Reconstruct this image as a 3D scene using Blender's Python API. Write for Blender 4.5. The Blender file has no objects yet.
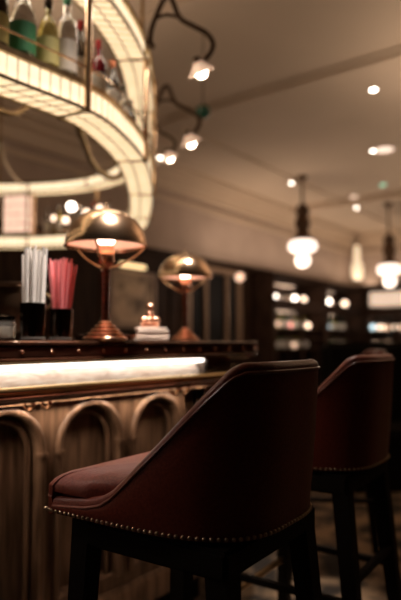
import bpy, bmesh, math, random
from mathutils import Vector, Matrix
random.seed(7)
PI = math.pi
C = bpy.context.scene.collection
R = math.radians
H = 1.095            # camera height

# ------------------------------------------------------------ materials
def mat(name, col, rough=.5, metal=0, emit=None, es=0, coat=0, trans=0, alpha=1, ior=1.45):
    m = bpy.data.materials.new(name); m.use_nodes = True
    b = m.node_tree.nodes['Principled BSDF']
    b.inputs['Base Color'].default_value = (*col, 1)
    b.inputs['Roughness'].default_value = rough
    b.inputs['Metallic'].default_value = metal
    b.inputs['Coat Weight'].default_value = coat
    b.inputs['Transmission Weight'].default_value = trans
    b.inputs['IOR'].default_value = ior
    b.inputs['Alpha'].default_value = alpha
    if emit:
        b.inputs['Emission Color'].default_value = (*emit, 1)
        b.inputs['Emission Strength'].default_value = es
    return m

def nz(m, scale=(1,1,1), size=5, c1=(0,0,0), c2=(1,1,1), detail=6, bump=0, lo=.35, hi=.65, coords='Object', rough=None, dist=0):
    """noise drives the base colour between c1 and c2"""
    nt = m.node_tree; b = nt.nodes['Principled BSDF']
    tc = nt.nodes.new('ShaderNodeTexCoord'); mp = nt.nodes.new('ShaderNodeMapping')
    mp.inputs['Scale'].default_value = scale
    n = nt.nodes.new('ShaderNodeTexNoise'); n.inputs['Scale'].default_value = size
    n.inputs['Detail'].default_value = detail; n.inputs['Distortion'].default_value = dist
    cr = nt.nodes.new('ShaderNodeValToRGB')
    cr.color_ramp.elements[0].position = lo; cr.color_ramp.elements[1].position = hi
    cr.color_ramp.elements[0].color = (*c1, 1); cr.color_ramp.elements[1].color = (*c2, 1)
    nt.links.new(tc.outputs[coords], mp.inputs['Vector']); nt.links.new(mp.outputs[0], n.inputs['Vector'])
    nt.links.new(n.outputs['Fac'], cr.inputs['Fac']); nt.links.new(cr.outputs[0], b.inputs['Base Color'])
    if bump:
        bp = nt.nodes.new('ShaderNodeBump'); bp.inputs['Strength'].default_value = bump
        bp.inputs['Distance'].default_value = .004
        nt.links.new(n.outputs['Fac'], bp.inputs['Height']); nt.links.new(bp.outputs[0], b.inputs['Normal'])
    return m

M = {}
M['leather'] = nz(mat('dark_red_leather', (.10,.022,.014), .40), size=160, c1=(.100,.017,.010), c2=(.145,.027,.016), bump=.2)
M['leather2'] = nz(mat('piping_leather', (.13,.035,.02), .32), size=160, c1=(.12,.03,.02), c2=(.16,.042,.026), bump=.2)
M['blackwood'] = mat('ebonised_wood', (.008,.006,.005), .6)
M['nail'] = mat('aged_brass_nail', (.38,.28,.19), .38, 1)
M['brass'] = mat('polished_brass', (.82,.58,.40), .2, 1)
M['brass_dull'] = nz(mat('antique_brass', (.45,.32,.18), .35, 1), size=20, c1=(.32,.22,.12), c2=(.52,.38,.21))
M['copper'] = mat('copper', (.84,.48,.34), .24, 1)
M['lining'] = mat('rosy_enamel_lining', (.85,.60,.50), .5)
M['bronze'] = mat('dark_bronze', (.10,.06,.035), .4, .8)
M['darktop'] = nz(mat('dark_bar_top', (.03,.014,.008), .12, coat=.5), scale=(1,1,6), size=6, c1=(.018,.008,.005), c2=(.06,.022,.012))
M['railwood'] = nz(mat('polished_mahogany', (.12,.03,.015), .18, coat=.6), scale=(1,1,8), size=8, c1=(.07,.018,.01), c2=(.17,.05,.025))
M['panelwood'] = nz(mat('bar_front_oak', (.2,.11,.06), .36), scale=(9,9,1.1), size=4, c1=(.060,.030,.016), c2=(.20,.115,.070), bump=.5, detail=9)
M['marble'] = nz(mat('veined_pale_marble', (.7,.6,.52), .35), scale=(2,2,9), size=6, c1=(.62,.47,.38), c2=(.85,.76,.68), dist=1.5)
M['led'] = mat('led_diffuser', (.9,.85,.8), .5, emit=(1,.93,.85), es=4)
M['wall'] = nz(mat('cream_plaster', (.5,.4,.31), .9), size=2.5, c1=(.44,.34,.275), c2=(.50,.39,.32), bump=.1)
M['ceil'] = nz(mat('ceiling_plaster', (.5,.4,.31), .85), size=.8, c1=(.58,.46,.34), c2=(.64,.51,.385))
M['wainscot'] = nz(mat('dark_panelling', (.02,.012,.009), .6), scale=(6,6,1), size=3, c1=(.018,.009,.006), c2=(.045,.024,.015))
M['floor'] = nz(mat('patterned_carpet', (.1,.07,.05), .95), size=5, c1=(.02,.014,.01), c2=(.26,.17,.10), detail=4, lo=.42, hi=.6, bump=.3)
M['band'] = nz(mat('dark_copper_band', (.2,.08,.05), .28, .9), scale=(1,1,5), size=7, c1=(.08,.03,.018), c2=(.26,.11,.07))
M['rail'] = mat('brushed_brass', (.50,.36,.18), .26, 1)
M['mirror'] = mat('old_mirror_glass', (.35,.30,.27), .12, 1)
M['gilt'] = mat('gilt_wood', (.26,.17,.11), .5, .4)
M['black'] = mat('near_black', (.006,.005,.005), .5)
M['bulb'] = mat('bulb', (1,.9,.8), .5, emit=(1,.80,.60), es=26)
M['bulb_in'] = mat('lamp_bulb', (1,.9,.8), .5, emit=(1,.74,.58), es=16)
M['opal'] = mat('lit_opal_glass', (.9,.8,.7), .4, emit=(1,.80,.66), es=2.2)
M['opal2'] = mat('lit_opal_globe', (.9,.8,.7), .4, emit=(1,.82,.68), es=2.6)
M['frost'] = mat('frosted_shade', (.85,.7,.6), .35, emit=(1,.62,.42), es=.55)
M['sconce'] = mat('sconce_glass', (.9,.8,.6), .4, emit=(1,.78,.52), es=.75)
M['down'] = mat('downlight', (1,.95,.9), .5, emit=(1,.90,.78), es=16)
M['softglow'] = mat('soft_ceiling_glow', (1,.9,.8), .5, emit=(1,.74,.58), es=1.3)
M['green'] = mat('green_indicator', (.1,.5,.3), .5, emit=(.30,.75,.50), es=2.0)
M['greenglass'] = mat('dark_green_glass', (.02,.12,.08), .2, coat=.5)
M['white_straw'] = mat('white_paper_straw', (.95,.92,.89), .5)
M['pink_straw'] = mat('pink_straw', (.90,.30,.32), .4)
M['chrome'] = mat('smoked_chrome', (.20,.17,.15), .12, 1)
M['linen'] = nz(mat('white_linen', (.75,.65,.58), .9), size=30, c1=(.66,.56,.50), c2=(.80,.70,.62), bump=.3)
M['glass'] = mat('clear_glass', (.95,.93,.88), .03, trans=.95, ior=1.45)
M['glass_g'] = mat('green_glass', (.10,.42,.16), .05, trans=.85)
M['glass_y'] = mat('amber_glass', (.75,.65,.22), .05, trans=.85)
M['glass_d'] = mat('dark_glass', (.05,.03,.02), .08, coat=.5)
M['glass_r'] = mat('ruby_glass', (.25,.01,.02), .08, trans=.3)
M['lab_w'] = mat('white_label', (.8,.76,.7), .6)
M['lab_g'] = mat('green_label', (.04,.22,.09), .6)
M['lab_y'] = mat('straw_label', (.55,.5,.2), .6)
M['lab_r'] = mat('red_label', (.5,.03,.03), .6)
M['lab_o'] = mat('orange_label', (.75,.25,.12), .6)
M['canvas'] = nz(mat('abstract_canvas', (.4,.3,.2), .7), size=3.2, c1=(.07,.05,.04), c2=(.58,.44,.32), lo=.36, hi=.55, detail=2)
M['picframe'] = mat('pale_frame', (.34,.24,.18), .6)
M['piclight'] = mat('picture_light_glass', (1,.8,.5), .4, emit=(1,.72,.36), es=1.6)
M['litpanel'] = mat('lit_transom_glass', (.9,.8,.7), .5, emit=(1,.74,.56), es=.62)
def glint(n, c, s): return mat(n, c, .4, emit=c, es=s)  # emissive colour for reflected glints; the dim one also for the wall light
M['g_w'] = glint('warm_white_glint', (1,.84,.70), 9)
M['g_s'] = glint('soft_glint', (1,.72,.52), 3.6)
M['g_b'] = glint('cool_glint', (.50,.66,.72), 2.6)
M['g_p'] = glint('pink_glint', (1,.40,.32), 3.6)
M['g_d'] = glint('dim_glow', (1,.65,.45), 1.5)
M['boothleather'] = mat('black_booth_leather', (.01,.008,.007), .6)

for k_ in ('wainscot','blackwood','boothleather','black'): M[k_].node_tree.nodes['Principled BSDF'].inputs['Specular IOR Level'].default_value = .08
M['leather'].node_tree.nodes['Principled BSDF'].inputs['Specular IOR Level'].default_value = .35
def lit_grid(name, col, strength, fu, fv, du, dv, dark=.12, vary=.25, slant=0):
    """glowing glass held in thin dark cames, laid out in uv metres"""
    m = bpy.data.materials.new(name); m.use_nodes = True
    nt = m.node_tree; b = nt.nodes['Principled BSDF']; L = nt.links.new
    N = nt.nodes.new
    b.inputs['Base Color'].default_value = (.35,.25,.15,1); b.inputs['Roughness'].default_value = .4
    uv = N('ShaderNodeUVMap'); uv.uv_map = 'UVMap'
    sp = N('ShaderNodeSeparateXYZ'); L(uv.outputs[0], sp.inputs[0])
    def math_(op, a, bb):
        n = N('ShaderNodeMath'); n.operation = op
        for i, x in enumerate((a, bb)):
            if x is None: continue
            if isinstance(x, (int, float)): n.inputs[i].default_value = x
            else: L(x, n.inputs[i])
        return n.outputs[0]
    def line(x, f, d):
        fr = math_('FRACT', math_('MULTIPLY', x, f), None)
        return math_('GREATER_THAN', math_('ABSOLUTE', math_('SUBTRACT', fr, .5), None), .5 - d)
    u = math_('ADD', sp.outputs[0], math_('MULTIPLY', sp.outputs[1], slant))
    k = line(u, fu, du)
    if fv: k = math_('MAXIMUM', k, line(sp.outputs[1], fv, dv))
    n = N('ShaderNodeTexNoise'); n.inputs['Scale'].default_value = 9; L(uv.outputs[0], n.inputs['Vector'])
    v = math_('ADD', math_('MULTIPLY', n.outputs['Fac'], vary*2), 1 - vary)
    e = math_('MULTIPLY', v, math_('SUBTRACT', 1, math_('MULTIPLY', k, 1 - dark)))
    L(math_('MULTIPLY', e, strength), b.inputs['Emission Strength'])
    b.inputs['Emission Color'].default_value = (*col, 1)
    return m
M['fascia_glow'] = lit_grid('ribbed_lit_glass', (1,.77,.49), 1.5, 1/.044, 0, .10, .1, dark=.42)
M['soffit_glow'] = lit_grid('lit_soffit_glass', (1,.73,.42), 1.35, 1/.055, 1/.066, .10, .06, dark=.12, slant=.5)
M['lantern_glow'] = lit_grid('lantern_glass', (1,.64,.46), 1.15, 1/.07, 1/.09, .06, .06, dark=.45)

# ------------------------------------------------------------ object helpers
def link(o, parent=None):
    C.objects.link(o)
    if parent: o.parent = parent
    return o
def mesh_obj(name, bm, m, parent=None, smooth=True):
    bmesh.ops.recalc_face_normals(bm, faces=bm.faces)
    me = bpy.data.meshes.new(name); bm.to_mesh(me); bm.free()
    me.materials.append(m)
    if smooth:
        for p in me.polygons: p.use_smooth = True
        try: me.set_sharp_from_angle(angle=R(38))
        except Exception: pass
    return link(bpy.data.objects.new(name, me), parent)
def thing(name, label, cat, loc=(0,0,0), rz=0, group=None):
    o = bpy.data.objects.new(name, None); C.objects.link(o); o.empty_display_size = .1
    o.location = loc; o.rotation_euler = (0,0,rz); tag(o, label, cat, group); return o
def tag(o, label, cat, group=None):
    o['label'] = label; o['category'] = cat
    if group: o['group'] = group
    return o
def structure(o): o['kind'] = 'structure'; return o
def copy_thing(root, loc=None, rz=None, label=None):
    r = root.copy(); C.objects.link(r)
    if loc is not None: r.location = loc
    if rz is not None: r.rotation_euler = (0,0,rz)
    if label: r['label'] = label
    def rec(src, dst):
        for ch in list(src.children):
            c = ch.copy(); C.objects.link(c); c.parent = dst; rec(ch, c)
    rec(root, r); return r

def box(bm, c, s, rot=None):
    v = bmesh.ops.create_cube(bm, size=1)['verts']
    mt = Matrix.Translation(c) @ (rot or Matrix()) @ Matrix.Diagonal((*s, 1))
    bmesh.ops.transform(bm, matrix=mt, verts=v); return v
def bev(bm, w, seg=2):
    bmesh.ops.bevel(bm, geom=list(bm.edges), offset=w, segments=seg, affect='EDGES', clamp_overlap=True)
def lathe(bm, prof, seg=32, c=(0,0,0), capb=False, capt=False, mtx=None):
    rings = []
    for r, z in prof:
        rings.append([bm.verts.new((c[0]+r*math.cos(2*PI*i/seg), c[1]+r*math.sin(2*PI*i/seg), c[2]+z)) for i in range(seg)])
    for a, b in zip(rings, rings[1:]):
        for i in range(seg): bm.faces.new((a[i], a[(i+1)%seg], b[(i+1)%seg], b[i]))
    if capb: bm.faces.new(rings[0][::-1])
    if capt: bm.faces.new(rings[-1])
    if mtx is not None:
        bmesh.ops.transform(bm, matrix=mtx, verts=[v for r_ in rings for v in r_])
    return rings
def tube(bm, pts, r, seg=10, caps=True):
    pts = [Vector(p) for p in pts]; n = len(pts)
    rr = r if isinstance(r, (list, tuple)) else [r]*n
    rings = []; up = None
    for i, p in enumerate(pts):
        t = (pts[min(i+1,n-1)] - pts[max(i-1,0)]).normalized()
        if up is None:
            up = t.orthogonal().normalized()
        up = (up - t*up.dot(t)).normalized(); sd = t.cross(up)
        rings.append([bm.verts.new(p + (up*math.cos(2*PI*k/seg) + sd*math.sin(2*PI*k/seg))*rr[i]) for k in range(seg)])
    for a, b in zip(rings, rings[1:]):
        for k in range(seg): bm.faces.new((a[k], a[(k+1)%seg], b[(k+1)%seg], b[k]))
    if caps: bm.faces.new(rings[0][::-1]); bm.faces.new(rings[-1])
def spline(pts, n=8, closed=False):
    pts = [Vector(p) for p in pts]; out = []; N = len(pts)
    rng = range(N) if closed else range(N-1)
    for i in rng:
        if closed: p0, p1, p2, p3 = pts[i-1], pts[i], pts[(i+1)%N], pts[(i+2)%N]
        else: p0, p1, p2, p3 = pts[max(i-1,0)], pts[i], pts[i+1], pts[min(i+2,N-1)]
        for k in range(n):
            t = k/n
            out.append(.5*((2*p1) + (p2-p0)*t + (2*p0-5*p1+4*p2-p3)*t*t + (3*p1-p0-3*p2+p3)*t**3))
    if not closed: out.append(pts[-1])
    return out
def sph(bm, c, r, s=(1,1,1), u=16, v=10):
    vs = bmesh.ops.create_uvsphere(bm, u_segments=u, v_segments=v, radius=1)['verts']
    bmesh.ops.transform(bm, matrix=Matrix.Translation(c) @ Matrix.Diagonal((r*s[0], r*s[1], r*s[2], 1)), verts=vs)

# ------------------------------------------------------------ bar frame: u runs along the bar front, v away from the drinkers
O = (-.516, 1.5)
AZ = R(37); SD, CD = math.sin(AZ), math.cos(AZ)
def W(u, v, z=0): return Vector((O[0]+SD*u-CD*v, O[1]+CD*u+SD*v, z))
# local bar frame as a matrix (x=u, y=v)
PIT = math.atan(42/583); CP, SP = math.cos(PIT), math.sin(PIT)
def proj(p):
    dz = p[2]-H; f = p[1]*CP+dz*SP; u = dz*CP-p[1]*SP
    return 200.5+583*p[0]/f, 300-583*u/f
def at(px, py, D):
    yc = (300-py)/583; x = (px-200.5)/583; fy = CP-SP*yc; k = D/fy
    return Vector((x*k, D, H+(SP+CP*yc)*k))
def atz(px, py, z):
    yc = (300-py)/583; x = (px-200.5)/583; k = (z-H)/(SP+CP*yc)
    return Vector((x*k, (CP-SP*yc)*k, z))
BM = Matrix(((SD,-CD,0,O[0]),(CD,SD,0,O[1]),(0,0,1,0),(0,0,0,1)))
def tob(o):
    o.data.transform(BM); return o

# ------------------------------------------------------------ room
U0, U1, V0, V1, ZC = -3.2, 12.5, -5.0, 4.23, 3.645
def ubox(name, u0, u1, v0, v1, z0, z1, m, parent=None, bw=0):
    bm = bmesh.new(); box(bm, ((u0+u1)/2, (v0+v1)/2, (z0+z1)/2), (abs(u1-u0), abs(v1-v0), abs(z1-z0)))
    if bw: bev(bm, bw)
    o = mesh_obj(name, bm, m, parent, smooth=bool(bw)); return tob(o)
structure(ubox('floor', U0-.2, U1+.2, V0-.2, V1+.2, -.1, 0, M['floor']))
structure(ubox('ceiling', U0-.2, U1+.2, V0-.2, V1+.2, ZC, ZC+.1, M['ceil']))
structure(ubox('wall_back', U0-.2, U1+.2, V1, V1+.15, 0, ZC, M['wall']))
structure(ubox('wall_end', U1, U1+.15, V0-.2, V1, 0, ZC, M['wall']))
structure(ubox('wall_left', U0-.2, U0, V0-.2, V1, 0, ZC, M['wainscot']))
structure(ubox('wall_near', U0, U1, V0-.2, V0, 0, ZC, M['wainscot']))
# stepped cornice along the two visible walls
def stepped(nm, wall):
    bm = bmesh.new()
    for d, z0, z1 in ((.05, ZC-.46, ZC-.40), (.09, ZC-.30, ZC-.16), (.20, ZC-.16, ZC-.09), (.34, ZC-.09, ZC)):
        if wall == 'back': box(bm, ((U0+U1)/2, V1-d/2, (z0+z1)/2), (U1-U0, d, z1-z0))
        else: box(bm, (U1-d/2, (V0+V1)/2, (z0+z1)/2), (d, V1-V0, z1-z0))
    return structure(tob(mesh_obj(nm, bm, M['ceil'], None, False)))
stepped('trim_1', 'back'); stepped('trim_2', 'end')
# ceiling beams and flat mouldings
def beam(nm, u, w, h):
    bm = bmesh.new()
    box(bm, (u, (V0+V1)/2, ZC-h/2), (w, V1-V0-.1, h)); box(bm, (u, (V0+V1)/2, ZC-h*.2), (w+.14, V1-V0-.1, h*.4))
    return structure(tob(mesh_obj(nm, bm, M['ceil'], None, False)))
beam('trim_3', 4.2, .20, .05); beam('trim_4', 2.4, .10, .05); beam('trim_5', 9.0, .2, .1)
structure(ubox('trim_6', U0, U1, 2.9, 3.0, ZC-.03, ZC, M['ceil']))
structure(ubox('trim_7', U0, U1, V0, V0+.2, ZC-.2, ZC, M['ceil']))
# dark panelling up to picture height with a capping
def panelling(nm, wall):
    bm = bmesh.new()
    zt = 2.36
    def pb(a0, a1, d0, d1, z0, z1):
        if wall == 'back': box(bm, ((a0+a1)/2, V1-(d0+d1)/2, (z0+z1)/2), (a1-a0, d1-d0, z1-z0))
        else: box(bm, (U1-(d0+d1)/2, (a0+a1)/2, (z0+z1)/2), (d1-d0, a1-a0, z1-z0))
    A0, A1 = (U0, U1) if wall == 'back' else (V0, V1)
    pb(A0, A1, 0, .04, 0, zt); pb(A0, A1, 0, .10, zt, zt+.06); pb(A0, A1, 0, .07, zt-.12, zt)
    pb(A0, A1, 0, .06, 0, .2)
    a = A0+.05
    while a < A1: pb(a, a+.09, .0, .065, .2, zt-.1); a += 1.1
    return structure(tob(mesh_obj(nm, bm, M['wainscot'], None, False)))
panelling('trim_8', 'back'); panelling('trim_9', 'end')

# ------------------------------------------------------------ bar counter
def bar_path(off, n=12):
    """plan polyline (u,v) of the bar edge, moved inward by off, with normals outward"""
    r = .30; th = R(51); us = 1.18
    P = []
    r_ = max(r-off, .0)
    cx, cy = us, r
    P.append(((-1.4, off), (0,-1)))
    for k in range(1, 12): P.append(((-1.4+(us+1.4)*k/12, off), (0,-1)))
    if r-off > 0:
        for k in range(n+1):
            a = th*k/n; P.append(((cx+math.sin(a)*r_, cy-math.cos(a)*r_), (math.sin(a), -math.cos(a))))
    else:
        # mitre point of both offset lines
        ax = us + math.tan(th/2)*(r-off)
        for k in range(n+1):
            a = th*k/n; P.append(((ax, off), (math.sin(a), -math.cos(a))))
    e = (cx+math.sin(th)*r, cy-math.cos(th)*r); d = (math.cos(th), math.sin(th)); nn = (math.sin(th), -math.cos(th))
    for s in [2.4*k/8 for k in range(1, 9)]:
        P.append(((e[0]+d[0]*s-nn[0]*off, e[1]+d[1]*s-nn[1]*off), nn))
    return P
def sweep(bm, prof, closed=True, u0=None, u1=None, caps=True, z0=0):
    """prof: list of (off inward, z). path is bar_path"""
    cols = [bar_path(o) for o, z in prof]
    n = len(cols[0]); idx = [i for i in range(n) if (u0 is None or bar_path(0)[i][0][0] >= u0) and (u1 is None or i <= 11 or False)] if u1 is not None else list(range(n))
    rings = []
    for i in idx:
        rings.append([bm.verts.new((cols[k][i][0][0], cols[k][i][0][1], prof[k][1])) for k in range(len(prof))])
    m = len(prof)
    for a, b in zip(rings, rings[1:]):
        for k in range(m if closed else m-1):
            try: bm.faces.new((a[k], a[(k+1)%m], b[(k+1)%m], b[k]))
            except ValueError: pass
    if caps and closed:
        bm.faces.new(rings[0]); bm.faces.new(rings[-1][::-1])
def straight(bm, prof, u0, u1):
    ra = [bm.verts.new((u0, o, z)) for o, z in prof]; rb = [bm.verts.new((u1, o, z)) for o, z in prof]
    m = len(prof)
    for k in range(m): bm.faces.new((ra[k], ra[(k+1)%m], rb[(k+1)%m], rb[k]))
    bm.faces.new(ra); bm.faces.new(rb[::-1])

bar = thing('bar_counter', 'long dark wooden bar counter with arched panel front, glowing strip and brass rail', 'bar counter', (0,0,0))
ZT = 1.098
bm = bmesh.new()
sweep(bm, [(.006,ZT-.062),(0,ZT-.056),(0,ZT-.050),(.008,ZT-.044),(.008,ZT-.016),(.0,ZT-.010),(.0,ZT-.004),(.004,ZT),(.60,ZT),(.60,ZT-.062)])
tob(mesh_obj('counter_top', bm, M['darktop'], bar))
bm = bmesh.new(); sweep(bm, [(.004,ZT-.043),(.004,ZT-.017),(.012,ZT-.017),(.012,ZT-.043)]); tob(mesh_obj('copper_band', bm, M['band'], bar))
bm = bmesh.new()                                         # copper rivets along the edge
for k in range(26):
    u = -1.3 + k*.098
    if u < 1.18: sph(bm, (u, .003, ZT-.030), .0062, (1,.6,1), 10, 6)
for k in range(1, 4):
    a = R(51)*k/3.5; sph(bm, (1.18+math.sin(a)*.297, .3-math.cos(a)*.297, ZT-.03), .0062, (1,1,1), 10, 6)
tob(mesh_obj('edge_rivets', bm, M['copper'], bar))
bm = bmesh.new(); straight(bm, [(.030,.956),(.055,ZT-.064),(.22,ZT-.064),(.22,.956)], -1.4, .90)
tob(mesh_obj('fascia_slab', bm, M['marble'], bar, False))
bm = bmesh.new(); straight(bm, [(.10,.956),(.10,ZT-.064),(.30,ZT-.064),(.30,.956)], .93, 1.2)
tob(mesh_obj('end_block', bm, M['railwood'], bar, False))
bm = bmesh.new(); straight(bm, [(.012,ZT-.066),(.012,ZT-.076),(.034,ZT-.079),(.040,ZT-.066)], -1.4, .895)
tob(mesh_obj('led_strip', bm, M['led'], bar, False))
bm = bmesh.new(); box(bm, (.908,.045,ZT-.10), (.022,.075,.062)); bev(bm, .006)
tob(mesh_obj('end_bracket', bm, M['chrome'], bar))
# brass nosing and mahogany arm rail below the glowing slab
def circ(cx, cz, r, n=16, sx=1): return [(cx+sx*r*math.cos(2*PI*k/n), cz+r*math.sin(2*PI*k/n)) for k in range(n)]
bm = bmesh.new(); sweep(bm, circ(.0, .965, .0125)); tob(mesh_obj('brass_rail', bm, M['rail'], bar))
bm = bmesh.new(); sweep(bm, [(-.008,.940),(-.012,.948),(-.006,.954),(.12,.954),(.12,.930),(.01,.930)]); tob(mesh_obj('arm_rail', bm, M['railwood'], bar))
# body
BV = .22
bm = bmesh.new(); sweep(bm, [(BV+.062,.14),(BV+.062,.93),(.56,.93),(.56,.14)])
tob(mesh_obj('recessed_panel', bm, M['panelwood'], bar))
bm = bmesh.new(); sweep(bm, [(BV+.04,0),(BV+.04,.14),(.5,.14),(.5,0)])
tob(mesh_obj('plinth', bm, M['blackwood'], bar))
bm = bmesh.new(); sweep(bm, [(BV-.02,.12),(BV-.02,.20),(BV-.005,.22),(BV+.04,.22),(BV+.04,.12)])
tob(mesh_obj('base_moulding', bm, M['panelwood'], bar))
bm = bmesh.new(); sweep(bm, [(BV-.03,.905),(BV-.03,.93),(BV+.04,.93),(BV+.04,.90),(BV-.01,.90)])
tob(mesh_obj('frieze_moulding', bm, M['panelwood'], bar))
PITCH = .3475; AWD = .132; ZSP = .745; ZB = .27
def bay(u0):
    """front layer with an arched opening; u0 = bay start"""
    uc = u0 + PITCH/2; n = 24
    arch = [(uc-AWD, ZB), (uc-AWD, ZSP)] + [(uc-AWD*math.cos(PI*k/n), ZSP+AWD*math.sin(PI*k/n)) for k in range(1, n)] + [(uc+AWD, ZSP), (uc+AWD, ZB)]
    top, bot = .905, .2
    bm = bmesh.new()
    f = [bm.verts.new((a, BV, b)) for a, b in arch]; g = [bm.verts.new((a, BV+.064, b)) for a, b in arch]
    m = len(f)
    for i in range(m): bm.faces.new((f[i], f[(i+1)%m], g[(i+1)%m], g[i]))
    # outer boundary matched point for point
    out = []
    for (a, b) in arch:
        if b <= ZSP+1e-6: out.append((u0 if a < uc else u0+PITCH, b))
        else:
            t = (a-uc)/AWD
            if abs(t) > .72: out.append((uc+math.copysign(PITCH/2, t), ZSP+(top-ZSP)*min(1, (b-ZSP)/(AWD*.694))))
            else: out.append((uc+t/.72*PITCH/2, top))
    o = [bm.verts.new((a, BV, b)) for a, b in out]
    for i in range(m-1): bm.faces.new((f[i], o[i], o[i+1], f[i+1]))
    b0 = bm.verts.new((u0, BV, bot)); b1 = bm.verts.new((u0+PITCH, BV, bot))
    bm.faces.new((f[0], f[-1], o[-1], b1, b0, o[0]))
    tob(mesh_obj('arched_panel', bm, M['panelwood'], bar, False))
    for rr, dv, rad in ((AWD+.010, -.004, .013), (AWD-.020, .030, .010)):
        bm = bmesh.new()
        pts = [(uc-rr, BV+dv, ZB-.01), (uc-rr, BV+dv, ZSP-.1), (uc-rr, BV+dv, ZSP)] + [(uc-rr*math.cos(PI*k/n), BV+dv, ZSP+rr*math.sin(PI*k/n)) for k in range(1, n)] + [(uc+rr, BV+dv, ZSP), (uc+rr, BV+dv, ZB-.01)]
        tube(bm, pts, rad, 10); tob(mesh_obj('arch_moulding', bm, M['panelwood'], bar))
    for sgn in (-1, 1):
        bm = bmesh.new(); box(bm, (uc+sgn*(AWD+.008), BV-.006, ZSP-.008), (.036, .03, .02))
        bev(bm, .004); tob(mesh_obj('arch_impost', bm, M['panelwood'], bar))
u_first = .655+.0345-PITCH*6+PITCH
for k in range(-4, 2): bay(.6895 - PITCH + k*PITCH)
bm = bmesh.new(); sweep(bm, [(BV,.2),(BV,.905),(BV+.04,.905),(BV+.04,.2)])
# keep only the turn and the return leg of this plain front
bmesh.ops.delete(bm, geom=[v for v in bm.verts if v.co.x < 1.0 and v.co.y < .3], context='VERTS')
tob(mesh_obj('return_panel', bm, M['panelwood'], bar))
# bag hooks under the rail
for u, m in ((.155,'brass'), (.215,'brass'), (.80,'brass'), (.86,'brass')):
    bm = bmesh.new(); pts = [(u,.10,.93),(u,.10,.917),(u,.09,.905),(u,.072,.903),(u,.062,.914)]
    tube(bm, spline(pts, 4), .0045, 8); sph(bm, (u,.062,.917), .008, (1,1,1), 12, 8)
    tob(mesh_obj('bag_hook', bm, M[m], bar))

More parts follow.
